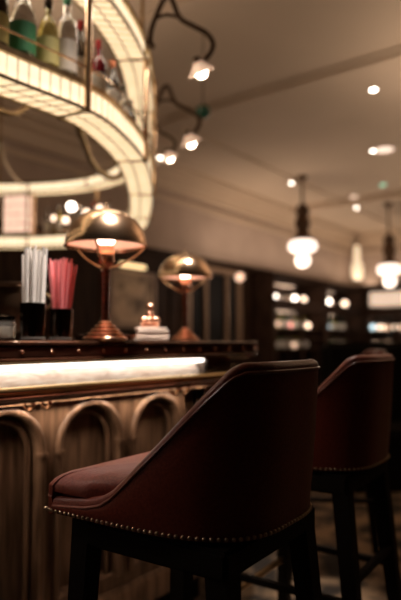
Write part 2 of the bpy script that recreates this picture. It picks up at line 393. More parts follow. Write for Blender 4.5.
# ------------------------------------------------------------ bar stool
def make_stool(label):
    t = thing('bar_stool', label, 'bar stool', (0,0,0), 0, 'red leather bar stools along the bar')
    # plan outline: straight wings, rounded back
    A, YF, YS, YB = .220, .233, .152, -.233
    pl = []
    for k in range(5): pl.append((A, YF+(YS-YF)*k/4))
    n = 44; e = .574
    for k in range(1, n+1):
        a = PI/2*k/n
        pl.append((A*max(math.cos(a),0)**e, YS+(YB-YS)*math.sin(a)**e))
    half = pl; full = half + [(-x, y) for x, y in half[-2::-1]]
    # arc length
    S = [0]
    for p, q in zip(full, full[1:]): S.append(S[-1]+math.dist(p, q))
    tot = S[-1]
    TT = [(0,.034),(.04,.038),(.10,.045),(.14,.055),(.17,.072),(.2,.097),(.24,.134),(.28,.170),(.32,.208),(.36,.249),(.4,.290),(.425,.316),(.437,.326),(.455,.333),(.5,.334),(2,.334)]
    # resample evenly
    NN = 120; pts = []; j = 0
    for k in range(NN+1):
        s = tot*k/NN
        while j < len(S)-2 and S[j+1] < s: j += 1
        f = (s-S[j])/(S[j+1]-S[j]); pts.append((full[j][0]+(full[j+1][0]-full[j][0])*f, full[j][1]+(full[j+1][1]-full[j][1])*f))
    def top(k):
        s = tot*min(k, NN-k)/NN
        for (p, zp), (q, zq) in zip(TT, TT[1:]):
            if s <= q: z = zp+(zq-zp)*(s-p)/(q-p); break
        return z
    TH = .034
    bm = bmesh.new(); rows = []; flare = .026
    for k, (x, y) in enumerate(pts):
        kx = pts[min(k+1, NN)]; kp = pts[max(k-1, 0)]
        tx, ty = kx[0]-kp[0], kx[1]-kp[1]; L = math.hypot(tx, ty); nx, ny = -ty/L*-1, tx/L*-1
        nx, ny = (ty/L, -tx/L); 
        if nx*x+ny*(y-.0) < 0: nx, ny = -nx, -ny
        zt = top(k); ring = []
        def P(off, z):
            fl = flare*(max(z, 0)/.334)**1.25
            taper = 1
            return (x*taper+nx*(off+fl), y+ny*(off+fl*1.0), z)
        th = TH*(1 if zt > .06 else .8)
        rr_ = th/2; zc_ = zt-rr_
        for i in range(9): ring.append(P(.004*math.sin(PI*i/8), zc_*i/8))
        for i in range(1, 8):
            a = PI*i/8; ring.append(P(-rr_+rr_*math.cos(a), zc_+rr_*math.sin(a)))
        for i in range(7, -1, -2): ring.append(P(-th-.01*math.sin(PI*i/8), zc_*i/8))
        ring.append(P(-th, -.01))
        rows.append([bm.verts.new(p) for p in ring])
    m = len(rows[0])
    for a, b in zip(rows, rows[1:]):
        for i in range(m): bm.faces.new((a[i], a[(i+1)%m], b[(i+1)%m], b[i]))
    bm.faces.new(rows[0][::-1]); bm.faces.new(rows[-1])
    shell = mesh_obj('backrest', bm, M['leather'], t)
    # piping along outer top edge
    def edge_pts(off, dz):
        out = []
        for k, (x, y) in enumerate(pts):
            kx = pts[min(k+1, NN)]; kp = pts[max(k-1, 0)]
            tx, ty = kx[0]-kp[0], kx[1]-kp[1]; L = math.hypot(tx, ty); nx, ny = (ty/L, -tx/L)
            if nx*x+ny*y < 0: nx, ny = -nx, -ny
            z = top(k)+dz; fl = flare*(max(z, 0)/.334)**1.25
            out.append((x+nx*(off+fl), y+ny*(off+fl), z))
        return out
    bm = bmesh.new(); tube(bm, edge_pts(.001, -.019), .0034, 8); mesh_obj('piping', bm, M['leather2'], shell)
    bm = bmesh.new(); tube(bm, edge_pts(-TH, -.018), .003, 8); mesh_obj('piping', bm, M['leather2'], shell)
    # nail heads along the bottom of shell and front
    bm = bmesh.new(); sp = .0135; NP = int(tot/sp)
    for k in range(NP+1):
        f = k/NP*NN; i = min(int(f), NN-1); q = f-i
        x = pts[i][0]+(pts[i+1][0]-pts[i][0])*q; y = pts[i][1]+(pts[i+1][1]-pts[i][1])*q
        L = math.hypot(x, y); tx, ty = pts[i+1][0]-pts[i][0], pts[i+1][1]-pts[i][1]; l2 = math.hypot(tx, ty)
        nx, ny = ty/l2, -tx/l2
        if nx*x+ny*y < 0: nx, ny = -nx, -ny
        sph(bm, (x+nx*.003, y+ny*.003, .006), .0042, (1,1,1), 8, 5)
    for k in range(35):
        sph(bm, (-.218+.436*k/34, .2585, .006), .0042, (1,1,1), 8, 5)
    for sgn in (-1, 1):
        for k in range(1, 3): sph(bm, (sgn*.222, .233+.0125*(k-.2), .006), .0042, (1,1,1), 8, 5)
    mesh_obj('nailhead_trim', bm, M['nail'], shell)
    # seat cushion: follows the inside of the shell, crowned, wrapped over the front
    def inside(x, y, sc):
        return x*sc, y*sc
    wide = []; ins = []                                  # outline at full size
    TI = TH*.8+.001
    for k, (x, y) in enumerate(pts):
        kx = pts[min(k+1, NN)]; kp = pts[max(k-1, 0)]
        tx, ty = kx[0]-kp[0], kx[1]-kp[1]; L = math.hypot(tx, ty); nx, ny = (ty/L, -tx/L)
        if nx*x+ny*y < 0: nx, ny = -nx, -ny
        w_ = TI+.010*min(1, max(0, (k/NN-.12)*8))*min(1, max(0, (1-k/NN-.12)*8))
        ins.append((x-nx*w_, y-ny*w_))
        s_ = tot*min(k, NN-k)/NN; q_ = min(1, max(0, (s_-.09)/.07)); w2 = .004*(1-q_)+w_*q_
        wide.append((x-nx*w2, y-ny*w2))
    wide[0] = (wide[0][0], .2335); wide[-1] = (wide[-1][0], .2335)
    ins[0] = (ins[0][0], .234); ins[-1] = (ins[-1][0], .234)
    # front lip: same width as the shell outside
    lip = [(-.2195,.236),(-.2195,.244),(-.217,.251),(-.210,.2545)] + [(-.2+.4*k/16,.2555) for k in range(17)] + [(.210,.2545),(.217,.251),(.2195,.244),(.2195,.236)]
    loop = ins + lip
    rings = []; bm = bmesh.new()
    loop2 = wide + lip
    for z, d in ((-.004,.0),(.02,.0),(.040,.0),(.0445,.0),(.058,.0),(.068,.003),(.076,.009),(.083,.018),(.089,.032),(.093,.052),(.096,.09),(.098,.13),(.099,.17)):
        sx = 1-d/.22; sy = 1-d/.245
        rings.append([bm.verts.new((x*sx, .011+(y-.011)*sy, z-(.006*max(0, (y*sy)/.25)**2 if z > .06 else 0))) for x, y in (loop2 if z > .042 else loop)])
    m = len(loop)
    for a, b in zip(rings, rings[1:]):
        for i in range(m): bm.faces.new((a[i], a[(i+1)%m], b[(i+1)%m], b[i]))
    bm.faces.new(rings[0][::-1]); bm.faces.new(rings[-1])
    seat_o = mesh_obj('seat', bm, M['leather'], t)
    bm = bmesh.new(); tube(bm, [(-.2205,.236,.034),(-.2205,.246,.034),(-.212,.2565,.034),(.212,.2565,.034),(.2205,.246,.034),(.2205,.236,.034)], .0025, 6)
    mesh_obj('piping', bm, M['leather2'], seat_o)
    # frame under the seat
    bm = bmesh.new(); box(bm, (0,.0,-.035), (.40,.40,.055)); bev(bm, .008); mesh_obj('seat_frame', bm, M['blackwood'], t)
    # legs
    ZL = -.7205
    def leg(x0, y0, x1, y1):
        bm = bmesh.new(); a, b = .024, .017
        vs = []
        for (x, y, z, h) in ((x0, y0, -.01, a), (x0+(x1-x0)*.4, y0+(y1-y0)*.4, -.3, .022), (x1, y1, ZL, b)):
            vs.append([bm.verts.new((x+sx*h, y+sy*h, z)) for sx, sy in ((-1,-1),(1,-1),(1,1),(-1,1))])
        for p, q in zip(vs, vs[1:]):
            for i in range(4): bm.faces.new((p[i], p[(i+1)%4], q[(i+1)%4], q[i]))
        bm.faces.new(vs[0][::-1]); bm.faces.new(vs[-1])
        mesh_obj('leg', bm, M['blackwood'], t, False)
    for sx in (-1, 1):
        leg(sx*.175, .17, sx*.20, .20); leg(sx*.17, -.17, sx*.20, -.235)
    def bar_(p, q, m, nm, w=.013):
        bm = bmesh.new(); tube(bm, [p, q], w, 8 if nm == 'foot_rail' else 4); mesh_obj(nm, bm, M[m], t, nm == 'foot_rail')
    bar_((-.19,.188,-.42), (.19,.188,-.42), 'brass_dull', 'foot_rail', .011)
    for sx in (-1, 1): bar_((sx*.188,.18,-.36), (sx*.188,-.205,-.36), 'blackwood', 'stretcher')
    bar_((-.185,-.205,-.30), (.185,-.205,-.30), 'blackwood', 'stretcher')
    return t
stool = make_stool('nearest red leather bar stool with brass nailhead trim, largest in the picture')
stool.location = (-.006, 1.353, .723); stool.rotation_euler = (0,0,R(55.5))
copy_thing(stool, (.36, 1.95, .723), R(56), 'second red leather bar stool, just behind the nearest one, its sloping arm catching light')
copy_thing(stool, (.66, 2.95, .723), R(84), 'farthest red leather bar stool, only its top showing between the two nearer ones')

# ------------------------------------------------------------ things on the bar
def P(px, D, z):
    """world point seen at image column px and distance D, height z"""
    return Vector(((px-200.5)/583*(D*CP+(z-H)*SP), D, z))
def make_lamp(label):
    t = thing('table_lamp', label, 'table lamp', (0,0,0), 0, 'brass dome lamps on the bar')
    bm = bmesh.new()
    prof = [(.0,0)]
    for r_, z0, z1 in ((.070,0,.013),(.058,.013,.025),(.046,.025,.037),(.034,.037,.049),(.022,.049,.060)):
        prof += [(r_-.003,z0+.0005),(r_,z0+.004),(r_,z1-.004),(r_-.003,z1-.0005),(r_-.008,z1)]
    prof += [(.012,.064)]
    lathe(bm, prof, 36); mesh_obj('base', bm, M['copper'], t)
    bm = bmesh.new()
    lathe(bm, [(.011,.060),(.016,.068),(.013,.078),(.0125,.15),(.014,.20),(.013,.215),(.017,.222),(.012,.228),(.012,.24)], 24, capb=True, capt=True)
    mesh_obj('stem', bm, M['railwood'], t)
    bm = bmesh.new()
    lathe(bm, [(.012,.232),(.024,.244),(.0265,.250),(.0265,.298),(.023,.304),(.015,.304),(.012,.300)], 24, capb=True, capt=True)
    mesh_obj('socket', bm, M['copper'], t)
    bm = bmesh.new(); sph(bm, (0,0,.328), .030, (1,1,.85), 20, 12); mesh_obj('bulb', bm, M['bulb_in'], t)
    bm = bmesh.new(); outp = []; inn = []
    for k in range(17):
        a = PI/2*k/16
        outp.append((.130*math.cos(a)**.92, .302+.118*math.sin(a)))
    outp[-1] = (.0012, .420)
    inn = [(max(r-.0035, .0012), z-.004 if k > 2 else z+.001) for k, (r, z) in enumerate(outp)][::-1]
    lathe(bm, [(.131,.299),(.134,.3005)]+outp+inn+[(.1275,.3),(.131,.299)], 48); sh = mesh_obj('lamp_shade', bm, M['brass'], t)
    bm = bmesh.new(); lathe(bm, [(r*.985, z-.003) for r, z in inn[:-1]], 48); mesh_obj('inner_lining', bm, M['lining'], sh)
    bm = bmesh.new(); lathe(bm, [(.0,.418),(.012,.419),(.012,.424),(.006,.430),(.007,.437),(.0005,.443)], 16); mesh_obj('finial', bm, M['brass'], sh)
    for k in range(3):
        a = R(25+120*k); bm = bmesh.new()
        pp = [(.012,.232),(.05,.246),(.095,.272),(.127,.300)]
        tube(bm, spline([(r*math.cos(a), r*math.sin(a), z) for r, z in pp], 5), .003, 8); mesh_obj('shade_arm', bm, M['brass_dull'], t)
    return t
lamp = make_lamp('larger brass dome lamp with copper base beside the pink straws')
lamp.location = P(105, 1.85, ZT+.0012)
copy_thing(lamp, P(185, 2.80, ZT+.0012), R(60), 'second brass dome lamp further along the bar behind the white napkins')

def straw_cup(name, loc, hgt, r, label, mats, n, lean, L, cat, seed):
    random.seed(seed)
    t = thing('straw_holder', label, 'straw cup', loc, 0)
    bm = bmesh.new()
    lathe(bm, [(r*.80,0),(r*.92,.003),(r,hgt*.5),(r*1.02,hgt),(r*.96,hgt),(r*.93,hgt*.5),(r*.8,.01),(.001,.009)], 28, capb=True)
    mesh_obj('cup', bm, M['chrome'], t)
    for k in range(n):
        a = k*2.39996; rr = r*.84*math.sqrt((k+.5)/n)
        bx, by = rr*.6*math.cos(a), rr*.6*math.sin(a)
        ln = L*(random.uniform(.93, 1.03))
        dx, dy = math.cos(a)*rr*lean+random.uniform(-.006,.006), math.sin(a)*rr*lean+random.uniform(-.006,.006)
        bm = bmesh.new(); p0 = Vector((bx, by, .011)); p1 = Vector((bx+dx, by+dy, ln))
        # keep inside the rim
        f = hgt/ln; q = p0.lerp(p1, f); qr = math.hypot(q.x, q.y)
        if qr > r*.86: s = r*.86/qr; q2 = Vector((q.x*s, q.y*s, q.z)); p1 = p0+(q2-p0)/f
        ring0 = []
        tube(bm, [p0, p1], .0034, 8, caps=False); mesh_obj('straw', bm, M[mats], None)
        o = bpy.context.scene.objects[-1]
    return t
def cup_of_straws(loc, hgt, r, label, slabel, m, n, lean, L, seed, grp):
    random.seed(seed)
    t = thing('straw_holder', label, 'straw cup', loc, 0)
    bm = bmesh.new()
    lathe(bm, [(r*.80,0),(r*.92,.003),(r,hgt*.5),(r*1.02,hgt),(r*.96,hgt),(r*.93,hgt*.5),(r*.8,.01),(.001,.009)], 28, capb=True)
    mesh_obj('cup', bm, M['chrome'], t)
    bm = bmesh.new(); lathe(bm, [(r*.93,0),(r*1.04,.004),(r*.98,.010)], 28); mesh_obj('foot_ring', bm, M['glass'], t)
    for k in range(n):
        a = k*2.39996; rr = r*.83*math.sqrt((k+.5)/n)
        ln = L*random.uniform(.93, 1.03)
        q = Vector((rr*math.cos(a), rr*math.sin(a), hgt)); b = Vector((q.x*(1-lean), q.y*(1-lean), .012))
        d = (q-b).normalized(); tip = b+d*ln
        bm = bmesh.new(); tube(bm, [Vector(), tip-b], .0033, 8, caps=False)
        lathe_o = mesh_obj('drinking_straw', bm, M[m]); lathe_o.location = Vector(loc)+b
        tag(lathe_o, slabel, 'straw', grp)
cup_of_straws(P(32.5, 1.66, ZT+.0012), .106, .036, 'dark mirrored cup holding white straws', 'white drinking straw standing in the left mirrored cup', 'white_straw', 30, .10, .25, 3, 'white straws in the left cup')
cup_of_straws(P(60.5, 1.78, ZT+.0012), .096, .036, 'dark mirrored cup holding pink straws beside the brass lamp', 'pink drinking straw fanned out in the right mirrored cup', 'pink_straw', 24, .34, .235, 5, 'pink straws in the right cup')

t = thing('glass_jar', 'small glass jar at the left end of the bar beside the white straws', 'jar', P(4, 1.66, ZT+.0012))
bm = bmesh.new(); lathe(bm, [(.001,0),(.028,0),(.031,.004),(.031,.05),(.026,.058),(.024,.058),(.027,.05),(.027,.008),(.001,.007)], 24); mesh_obj('jar_body', bm, M['glass'], t)
bm = bmesh.new(); lathe(bm, [(.027,.055),(.030,.058),(.030,.068),(.012,.076),(.001,.077)], 24); mesh_obj('lid', bm, M['chrome'], t)
bm = bmesh.new(); lathe(bm, [(.001,.009),(.025,.009),(.025,.038),(.001,.042)], 20); mesh_obj('jar_filling', bm, M['lab_w'], t)

def small_dish(px, D, label, m):
    t = thing('small_dish', label, 'dish', P(px, D, ZT+.0012))
    bm = bmesh.new(); lathe(bm, [(.001,0),(.018,0),(.020,.004),(.034,.016),(.036,.020),(.032,.018),(.017,.007),(.001,.006)], 24); mesh_obj('bowl', bm, M[m], t)
    bm = bmesh.new(); lathe(bm, [(.001,.007),(.015,.007),(.026,.015),(.010,.022),(.001,.023)], 16); mesh_obj('dish_filling', bm, M['black'], t)
small_dish(81, 1.98, 'small dark dish left of the large lamp base', 'chrome')
small_dish(126, 1.98, 'small copper dish right of the large lamp base', 'copper')

# napkin pile and copper ornament
t = thing('napkin_stack', 'folded white napkins piled behind the brass lamp', 'napkins', P(151, 2.15, ZT+.0012), R(10))
bm = bmesh.new()
for k in range(5):
    box(bm, (random.uniform(-.004,.004), random.uniform(-.004,.004), .005+k*.0098), (.125-.003*k, .12, .0088), Matrix.Rotation(R(random.uniform(-3,3)), 4, 'Z'))
bev(bm, .0038, 3); mesh_obj('napkin_pile', bm, M['linen'], t)
t = thing('copper_ornament', 'copper ornament of clustered balls resting on the white napkins', 'ornament', P(150, 2.15, ZT+.0525))
bm = bmesh.new()
lathe(bm, [(.001,0),(.034,0),(.036,.003),(.030,.006),(.001,.007)], 24); mesh_obj('foot', bm, M['copper'], t)
for x, y, z, r in ((-.021,-.008,.022,.017),(.021,-.008,.022,.017),(0,.022,.022,.017),(0,-.026,.024,.015),(0,0,.045,.016),(.0,0,.074,.0135)):
    bm = bmesh.new(); sph(bm, (x,y,z), r); mesh_obj('ball', bm, M['copper'], t)
bm = bmesh.new(); tube(bm, [(0,0,.005),(0,0,.075)], .004, 8); mesh_obj('spindle', bm, M['copper'], t)

# big brass wine bucket behind the cups
t = thing('ice_bucket', 'round brass wine bucket standing behind the white straws', 'ice bucket', P(17, 1.86, ZT+.0012))
bm = bmesh.new(); lathe(bm, [(.001,0),(.045,0),(.05,.006),(.04,.02),(.075,.06),(.088,.11),(.086,.165),(.094,.175),(.094,.181),(.080,.178),(.082,.11),(.06,.06),(.001,.03)], 36)
mesh_obj('bowl', bm, M['bronze'], t)
for s in (-1, 1):
    bm = bmesh.new(); tube(bm, [(s*(.088+.024*math.sin(PI*k/10)), 0, .10+.05*k/10) for k in range(11)], .005, 8); mesh_obj('handle', bm, M['brass_dull'], t)

# ------------------------------------------------------------ gantry above the bar
G = [(-.650,1.89),(-.415,2.19),(-.325,2.46),(-.275,2.78),(-.272,3.10),(-.300,3.55),(-.352,3.99),(-.43,4.45),(-.62,4.92),(-.95,5.25),(-1.4,5.42),(-1.9,5.45),(-2.5,5.3),(-3.0,4.6),(-3.1,3.6),(-2.8,2.6),(-2.2,1.75),(-1.6,1.25),(-1.15,1.28)]
GP = [Vector((x, y, 0)) for x, y in G]; GP = spline(GP, 8, True)
NG = len(GP)
def gn(i):
    t = (GP[(i+1)%NG]-GP[i-1]); t.normalize(); return Vector((t.y, -t.x, 0))   # outward (path runs anticlockwise seen from above?)
# make sure normals point away from the centroid
cen = sum(GP, Vector())/NG
sgn = 1 if gn(0).dot(GP[0]-cen) > 0 else -1
GN = [gn(i)*sgn for i in range(NG)]
GS = [0]
for i in range(NG): GS.append(GS[-1]+(GP[(i+1)%NG]-GP[i]).length)
def gpt(i, off, z): p = GP[i%NG]+GN[i%NG]*off; return (p.x, p.y, z)
gantry = thing('bar_gantry', 'two-tier brass gantry with glowing glass bands curving over the bar', 'gantry')
def ribbon(name, prof, m, i0, i1, closed=True, uvdir=None, parent=gantry, smooth=True):
    """sweep a profile [(off,z)] between path indices; uv = (metres along, metres across)"""
    bm = bmesh.new(); uvl = bm.loops.layers.uv.new('UVMap'); acc = [0]
    for (a, b) in zip(prof, prof[1:]+prof[:1]): acc.append(acc[-1]+math.dist(a, b))
    rings = [[bm.verts.new(gpt(i, o, z)) for o, z in prof] for i in range(i0, i1+1)]
    k = len(prof)
    for j in range(len(rings)-1):
        s0 = GS[(i0+j)%NG]; s1 = s0+(GP[(i0+j+1)%NG]-GP[(i0+j)%NG]).length
        for q in range(k if closed else k-1):
            f = bm.faces.new((rings[j][q], rings[j][(q+1)%k], rings[j+1][(q+1)%k], rings[j+1][q]))
            for lp, uvv in zip(f.loops, ((s0,acc[q]),(s0,acc[q+1]),(s1,acc[q+1]),(s1,acc[q]))): lp[uvl].uv = uvv
    if closed and i1-i0 < NG: bm.faces.new(rings[0]); bm.faces.new(rings[-1][::-1])
    return mesh_obj(name, bm, m, parent, smooth)
SW = .135
joints = [0]                          # panel joints by path index
ZL_, ZU_ = .88+H, 1.39+H
# joints where the column at px ~88 stands, then every ~0.45 m
def near_px(px, lo, hi):
    return min(range(lo, hi), key=lambda i: abs(proj((GP[i].x,GP[i].y,ZL_))[0]-px))
jn = [near_px(88, 0, 16)]; 
s = GS[jn[0]]
i = jn[0]
while i < NG-4:
    tgt = GS[i]+.62; j = i
    while j < NG and GS[j] < tgt: j += 1
    if j >= NG-3: break
    jn.append(j); i = j
jn = [-(NG-jn[-1])+0] + jn if False else jn
for tier, z, hf in (('lower', ZL_, .082), ('upper', ZU_, .07)):
    segs = list(zip(jn, jn[1:]+[jn[0]+NG]))
    for a, b in segs:
        ribbon('fascia_panel', [(.0,z+.006),(.0,z+hf),(-.006,z+hf),(-.006,z+.006)], M['fascia_glow'], a, b)
        ribbon('soffit_panel', [(-.006,z),(-SW+.004,z),(-SW+.004,z+.005),(-.006,z+.005)], M['soffit_glow'], a, b)
        ribbon('inner_fascia_panel', [(-SW,z+.006),(-SW,z+hf),(-SW+.006,z+hf),(-SW+.006,z+.006)], M['fascia_glow'], a, b)
    # brass edge mouldings
    for off, zz, w, h in ((.004, z+.001, .008, .010), (-SW-.002, z+.001, .008, .010)):
        ribbon('edge_bead', [(off-w/2,zz-h/2),(off+w/2,zz-h/2),(off+w/2,zz+h/2),(off-w/2,zz+h/2)], M['brass_dull'], 0, NG, smooth=False)
    ribbon('shelf', [(.014,z+hf),(.014,z+hf+.022),(-SW-.012,z+hf+.022),(-SW-.012,z+hf)], M['brass_dull'], 0, NG, smooth=False)
    for a in jn:
        bm = bmesh.new(); p = GP[a]+GN[a]*(-SW/2); ang = math.atan2(GN[a].y, GN[a].x)
        box(bm, (p.x, p.y, z+.001), (SW+.02, .016, .012), Matrix.Rotation(ang, 4, 'Z'))
        for oo in (.004, -SW-.004):
            q = GP[a]+GN[a]*oo; box(bm, (q.x, q.y, z+hf/2), (.012, .018, hf+.02), Matrix.Rotation(ang, 4, 'Z'))
        mesh_obj('joint_bar', bm, M['brass_dull'], gantry, False)
ZS = ZL_+.082+.022; ZS2 = ZU_+.07+.022
bm = bmesh.new()
ribbon('gallery_rail', [(.012+.004*math.cos(2*PI*k/8), ZS+.055+.004*math.sin(2*PI*k/8)) for k in range(8)], M['brass'], 0, NG)
for a in jn:
    bm = bmesh.new(); q = GP[a]+GN[a]*.008
    tube(bm, [(q.x,q.y,ZL_-.004),(q.x,q.y,ZU_)], .015, 12)
    mesh_obj('post', bm, M['brass'], gantry)
for i in (near_px(151, 24, 36), near_px(60, 0, 12)):
    bm = bmesh.new(); q = GP[i]+GN[i]*.02
    if i > 20: tube(bm, [(q.x,q.y,ZL_),(q.x,q.y,ZS2)], .009, 10)
    else: bm.free(); continue
    mesh_obj('post', bm, M['brass'], gantry)
# hanging rods to the ceiling
for i in (10, 40, 88, 118):
    q = GP[i%NG]+GN[i%NG]*(-SW/2); bm = bmesh.new(); tube(bm, [(q.x,q.y,ZS2-.01),(q.x,q.y,ZC)], .012, 10)
    lathe(bm, [(.05,0),(.05,-.01),(.02,-.03),(.012,-.035)], 16, c=(q.x,q.y,ZC)); mesh_obj('hanging_rod', bm, M['brass_dull'], gantry)
# scrolled brass braces inside the oval
def brace(pts, r):
    bm = bmesh.new(); tube(bm, spline([at(px, py, D) for px, py, D in pts], 8), r, 10); mesh_obj('scroll_brace', bm, M['brass_dull'], gantry)
brace([(62,104,2.75),(76,122,2.9),(84,142,3.1),(95,166,3.4),(112,178,3.7),(126,172,3.9)], .021)
brace([(-6,108,2.4),(14,114,2.5),(30,104,2.6),(36,90,2.65)], .013)
brace([(0,140,3.6),(4,160,4.0),(14,176,4.6),(22,184,5.2)], .014)

# lights hanging outside the gantry on swan-neck arms
def picture_lamp(px, py, D, label, k=1.0, sc=1.0):
    t = thing('swan_neck_lamp', label, 'swan-neck lamp', at(px, py, D), 0, 'swan-neck lamps along the gantry')
    base = t.location.copy(); T = Vector((-.35,.1,0))
    def q(x, y, dd=0):
        return at(x, y, D+dd) - base
    def o_(x, y): return q(px+(x-200)*k, py+(y-70)*k)
    path = [(150,45),(151,32),(155,20),(160,8),(164,0),(169,-3),(173,3),(180,19),(193,27),(206,34),(213,44),(211,53),(205,61)]
    bm = bmesh.new(); tube(bm, spline([o_(*p) for p in path], 5), .0165*sc, 10); mesh_obj('arm', bm, M['bronze'], t)
    bm = bmesh.new(); tube(bm, spline([o_(155,20), o_(166,16), o_(179,18)], 6), .011*sc, 8); mesh_obj('arm_scroll', bm, M['bronze'], t)
    bm = bmesh.new(); lathe(bm, [(.001,0),(.026,0),(.026,.010),(.016,.020),(.001,.022)], 16, c=o_(150,48)); mesh_obj('arm_foot', bm, M['bronze'], t)
    mt = Matrix.Rotation(R(24), 4, 'X') @ Matrix.Rotation(R(-22), 4, 'Y') @ Matrix.Scale(sc, 4)
    bm = bmesh.new(); lathe(bm, [(.001,.078),(.022,.076),(.026,.055),(.030,.045),(.024,.04),(.001,.04)], 20, mtx=mt); mesh_obj('lamp_holder', bm, M['bronze'], t)
    bm = bmesh.new(); lathe(bm, [(.026,.05),(.036,.03),(.058,.004),(.080,-.020),(.090,-.026),(.086,-.028),(.054,-.002),(.032,.026),(.024,.046)], 28, mtx=mt); mesh_obj('glass_shade', bm, M['frost'], t)
    bm = bmesh.new(); sph(bm, (0,0,-.018), .038, (1,1,1.1)); bmesh.ops.transform(bm, matrix=mt, verts=bm.verts); mesh_obj('bulb', bm, M['bulb'], t)
    return t
picture_lamp(200, 69, 2.78, 'nearest swan-neck lamp on the gantry, largest and highest of them', 1.0, .77)
picture_lamp(190, 140, 3.88, 'second swan-neck lamp along the gantry, below the dark green glass globe', .74, .86)
picture_lamp(169, 156, 4.4, 'small distant swan-neck lamp at the far bend of the gantry', .5, .76)

t = thing('green_glass_globe', 'dark green glass globe hanging from the ceiling beside the second swan-neck lamp', 'pendant', at(203, 112, 4.6))
bm = bmesh.new(); sph(bm, (0,0,0), .066, (1,1,.85)); mesh_obj('globe', bm, M['greenglass'], t)
bm = bmesh.new(); tube(bm, [(0,0,.04),(0,0,ZC-t.location.z)], .004, 6); mesh_obj('cord', bm, M['bronze'], t)

# ------------------------------------------------------------ bottles
def bottle(kind, glass, labm, capm, r, h, label, loc, grp='bottles on the gantry shelf'):
    t = thing('bottle', label, 'bottle', loc, random.uniform(0, 6), grp)
    bm = bmesh.new()
    if kind == 'round': prof = [(r*.9,0),(r,.006),(r,h*.45),(r*.92,h*.58),(r*.55,h*.70),(r*.30,h*.76),(r*.28,h*.93)]
    elif kind == 'tall': prof = [(r*.92,0),(r,.006),(r,h*.60),(r*.85,h*.66),(r*.42,h*.72),(r*.34,h*.78),(r*.34,h*.93)]
    else: prof = [(r*.92,0),(r,.006),(r,h*.52),(r*.93,h*.60),(r*.5,h*.72),(r*.32,h*.80),(r*.32,h*.93)]
    lathe(bm, prof, 24, capb=True, capt=True); mesh_obj('glass_body', bm, M[glass], t)
    bm = bmesh.new(); lathe(bm, [(r*1.012,h*.10),(r*1.015,h*.12),(r*1.015,h*.42),(r*1.012,h*.44)], 24); mesh_obj('paper_label', bm, M[labm], t)
    bm = bmesh.new(); lathe(bm, [(r*.36,h*.86),(r*.38,h*.87),(r*.38,h),(r*.3,h*1.005),(.001,h*1.006)], 18); mesh_obj('cap', bm, M[capm], t)
    return t
def ringpos(px, lo=0, hi=40, off=-SW/2):
    i = min(range(lo, hi), key=lambda i: abs(proj(((GP[i]+GN[i]*off).x,(GP[i]+GN[i]*off).y,ZS))[0]-px))
    # refine linearly
    best = None
    for a in range(max(i-1, 0), i+1):
        for k in range(11):
            p = (GP[a]+GN[a]*off).lerp(GP[a+1]+GN[a+1]*off, k/10); e = abs(proj((p.x,p.y,ZS))[0]-px)
            if best is None or e < best[0]: best = (e, p)
    p = best[1]; return (p.x, p.y, ZS+.0015)
specs = [ (-3,'short','glass_d','lab_y','chrome',.030,.26,'short dark bottle with straw label left of the green one'),
 (22,'round','glass','lab_g','chrome',.038,.27,'round clear bottle with green label on the near gantry shelf'),
 (47,'round','glass_y','lab_y','chrome',.034,.25,'yellowish bottle right of the green labelled one'),
 (66,'tall','glass','lab_w','lab_g','#',.30,'tall clear bottle with big white label and green cap'),
 (80,'short','glass_d','lab_w','lab_r',.025,.235,'dark bottle with a bright red cap just left of the gantry post'),
 (98,'tall','glass_r','lab_w','lab_r',.028,.22,'ruby bottle standing just right of the gantry post'),
 (112,'short','glass_d','lab_w','lab_o',.028,.21,'dark bottle with an orange cap on the gantry shelf'),
 (122,'short','glass','lab_w','chrome',.027,.17,'clear squat bottle right of the orange capped bottle'),
 (130,'short','glass_d','lab_o','chrome',.026,.16,'small dark bottle with orange label near the gantry corner')]
for px, kind, g, l, c, r, h, lab in specs:
    if r == '#': r = .034
    bottle(kind, g, l, c, r*1.22, h*1.2, lab, ringpos(px))
def glint_globe(name, label, cat, loc, r, m, grp=None, shape=(1,1,1), stem=0):  # added glowing globe that imitates a reflected glint, not a real lamp
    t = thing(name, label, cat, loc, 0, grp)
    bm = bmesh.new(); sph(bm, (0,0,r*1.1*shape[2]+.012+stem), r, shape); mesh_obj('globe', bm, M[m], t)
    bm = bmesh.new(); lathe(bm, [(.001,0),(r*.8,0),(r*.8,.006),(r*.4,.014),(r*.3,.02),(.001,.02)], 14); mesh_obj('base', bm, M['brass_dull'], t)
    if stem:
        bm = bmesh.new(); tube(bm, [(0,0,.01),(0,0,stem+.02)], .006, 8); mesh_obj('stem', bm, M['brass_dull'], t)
    return t
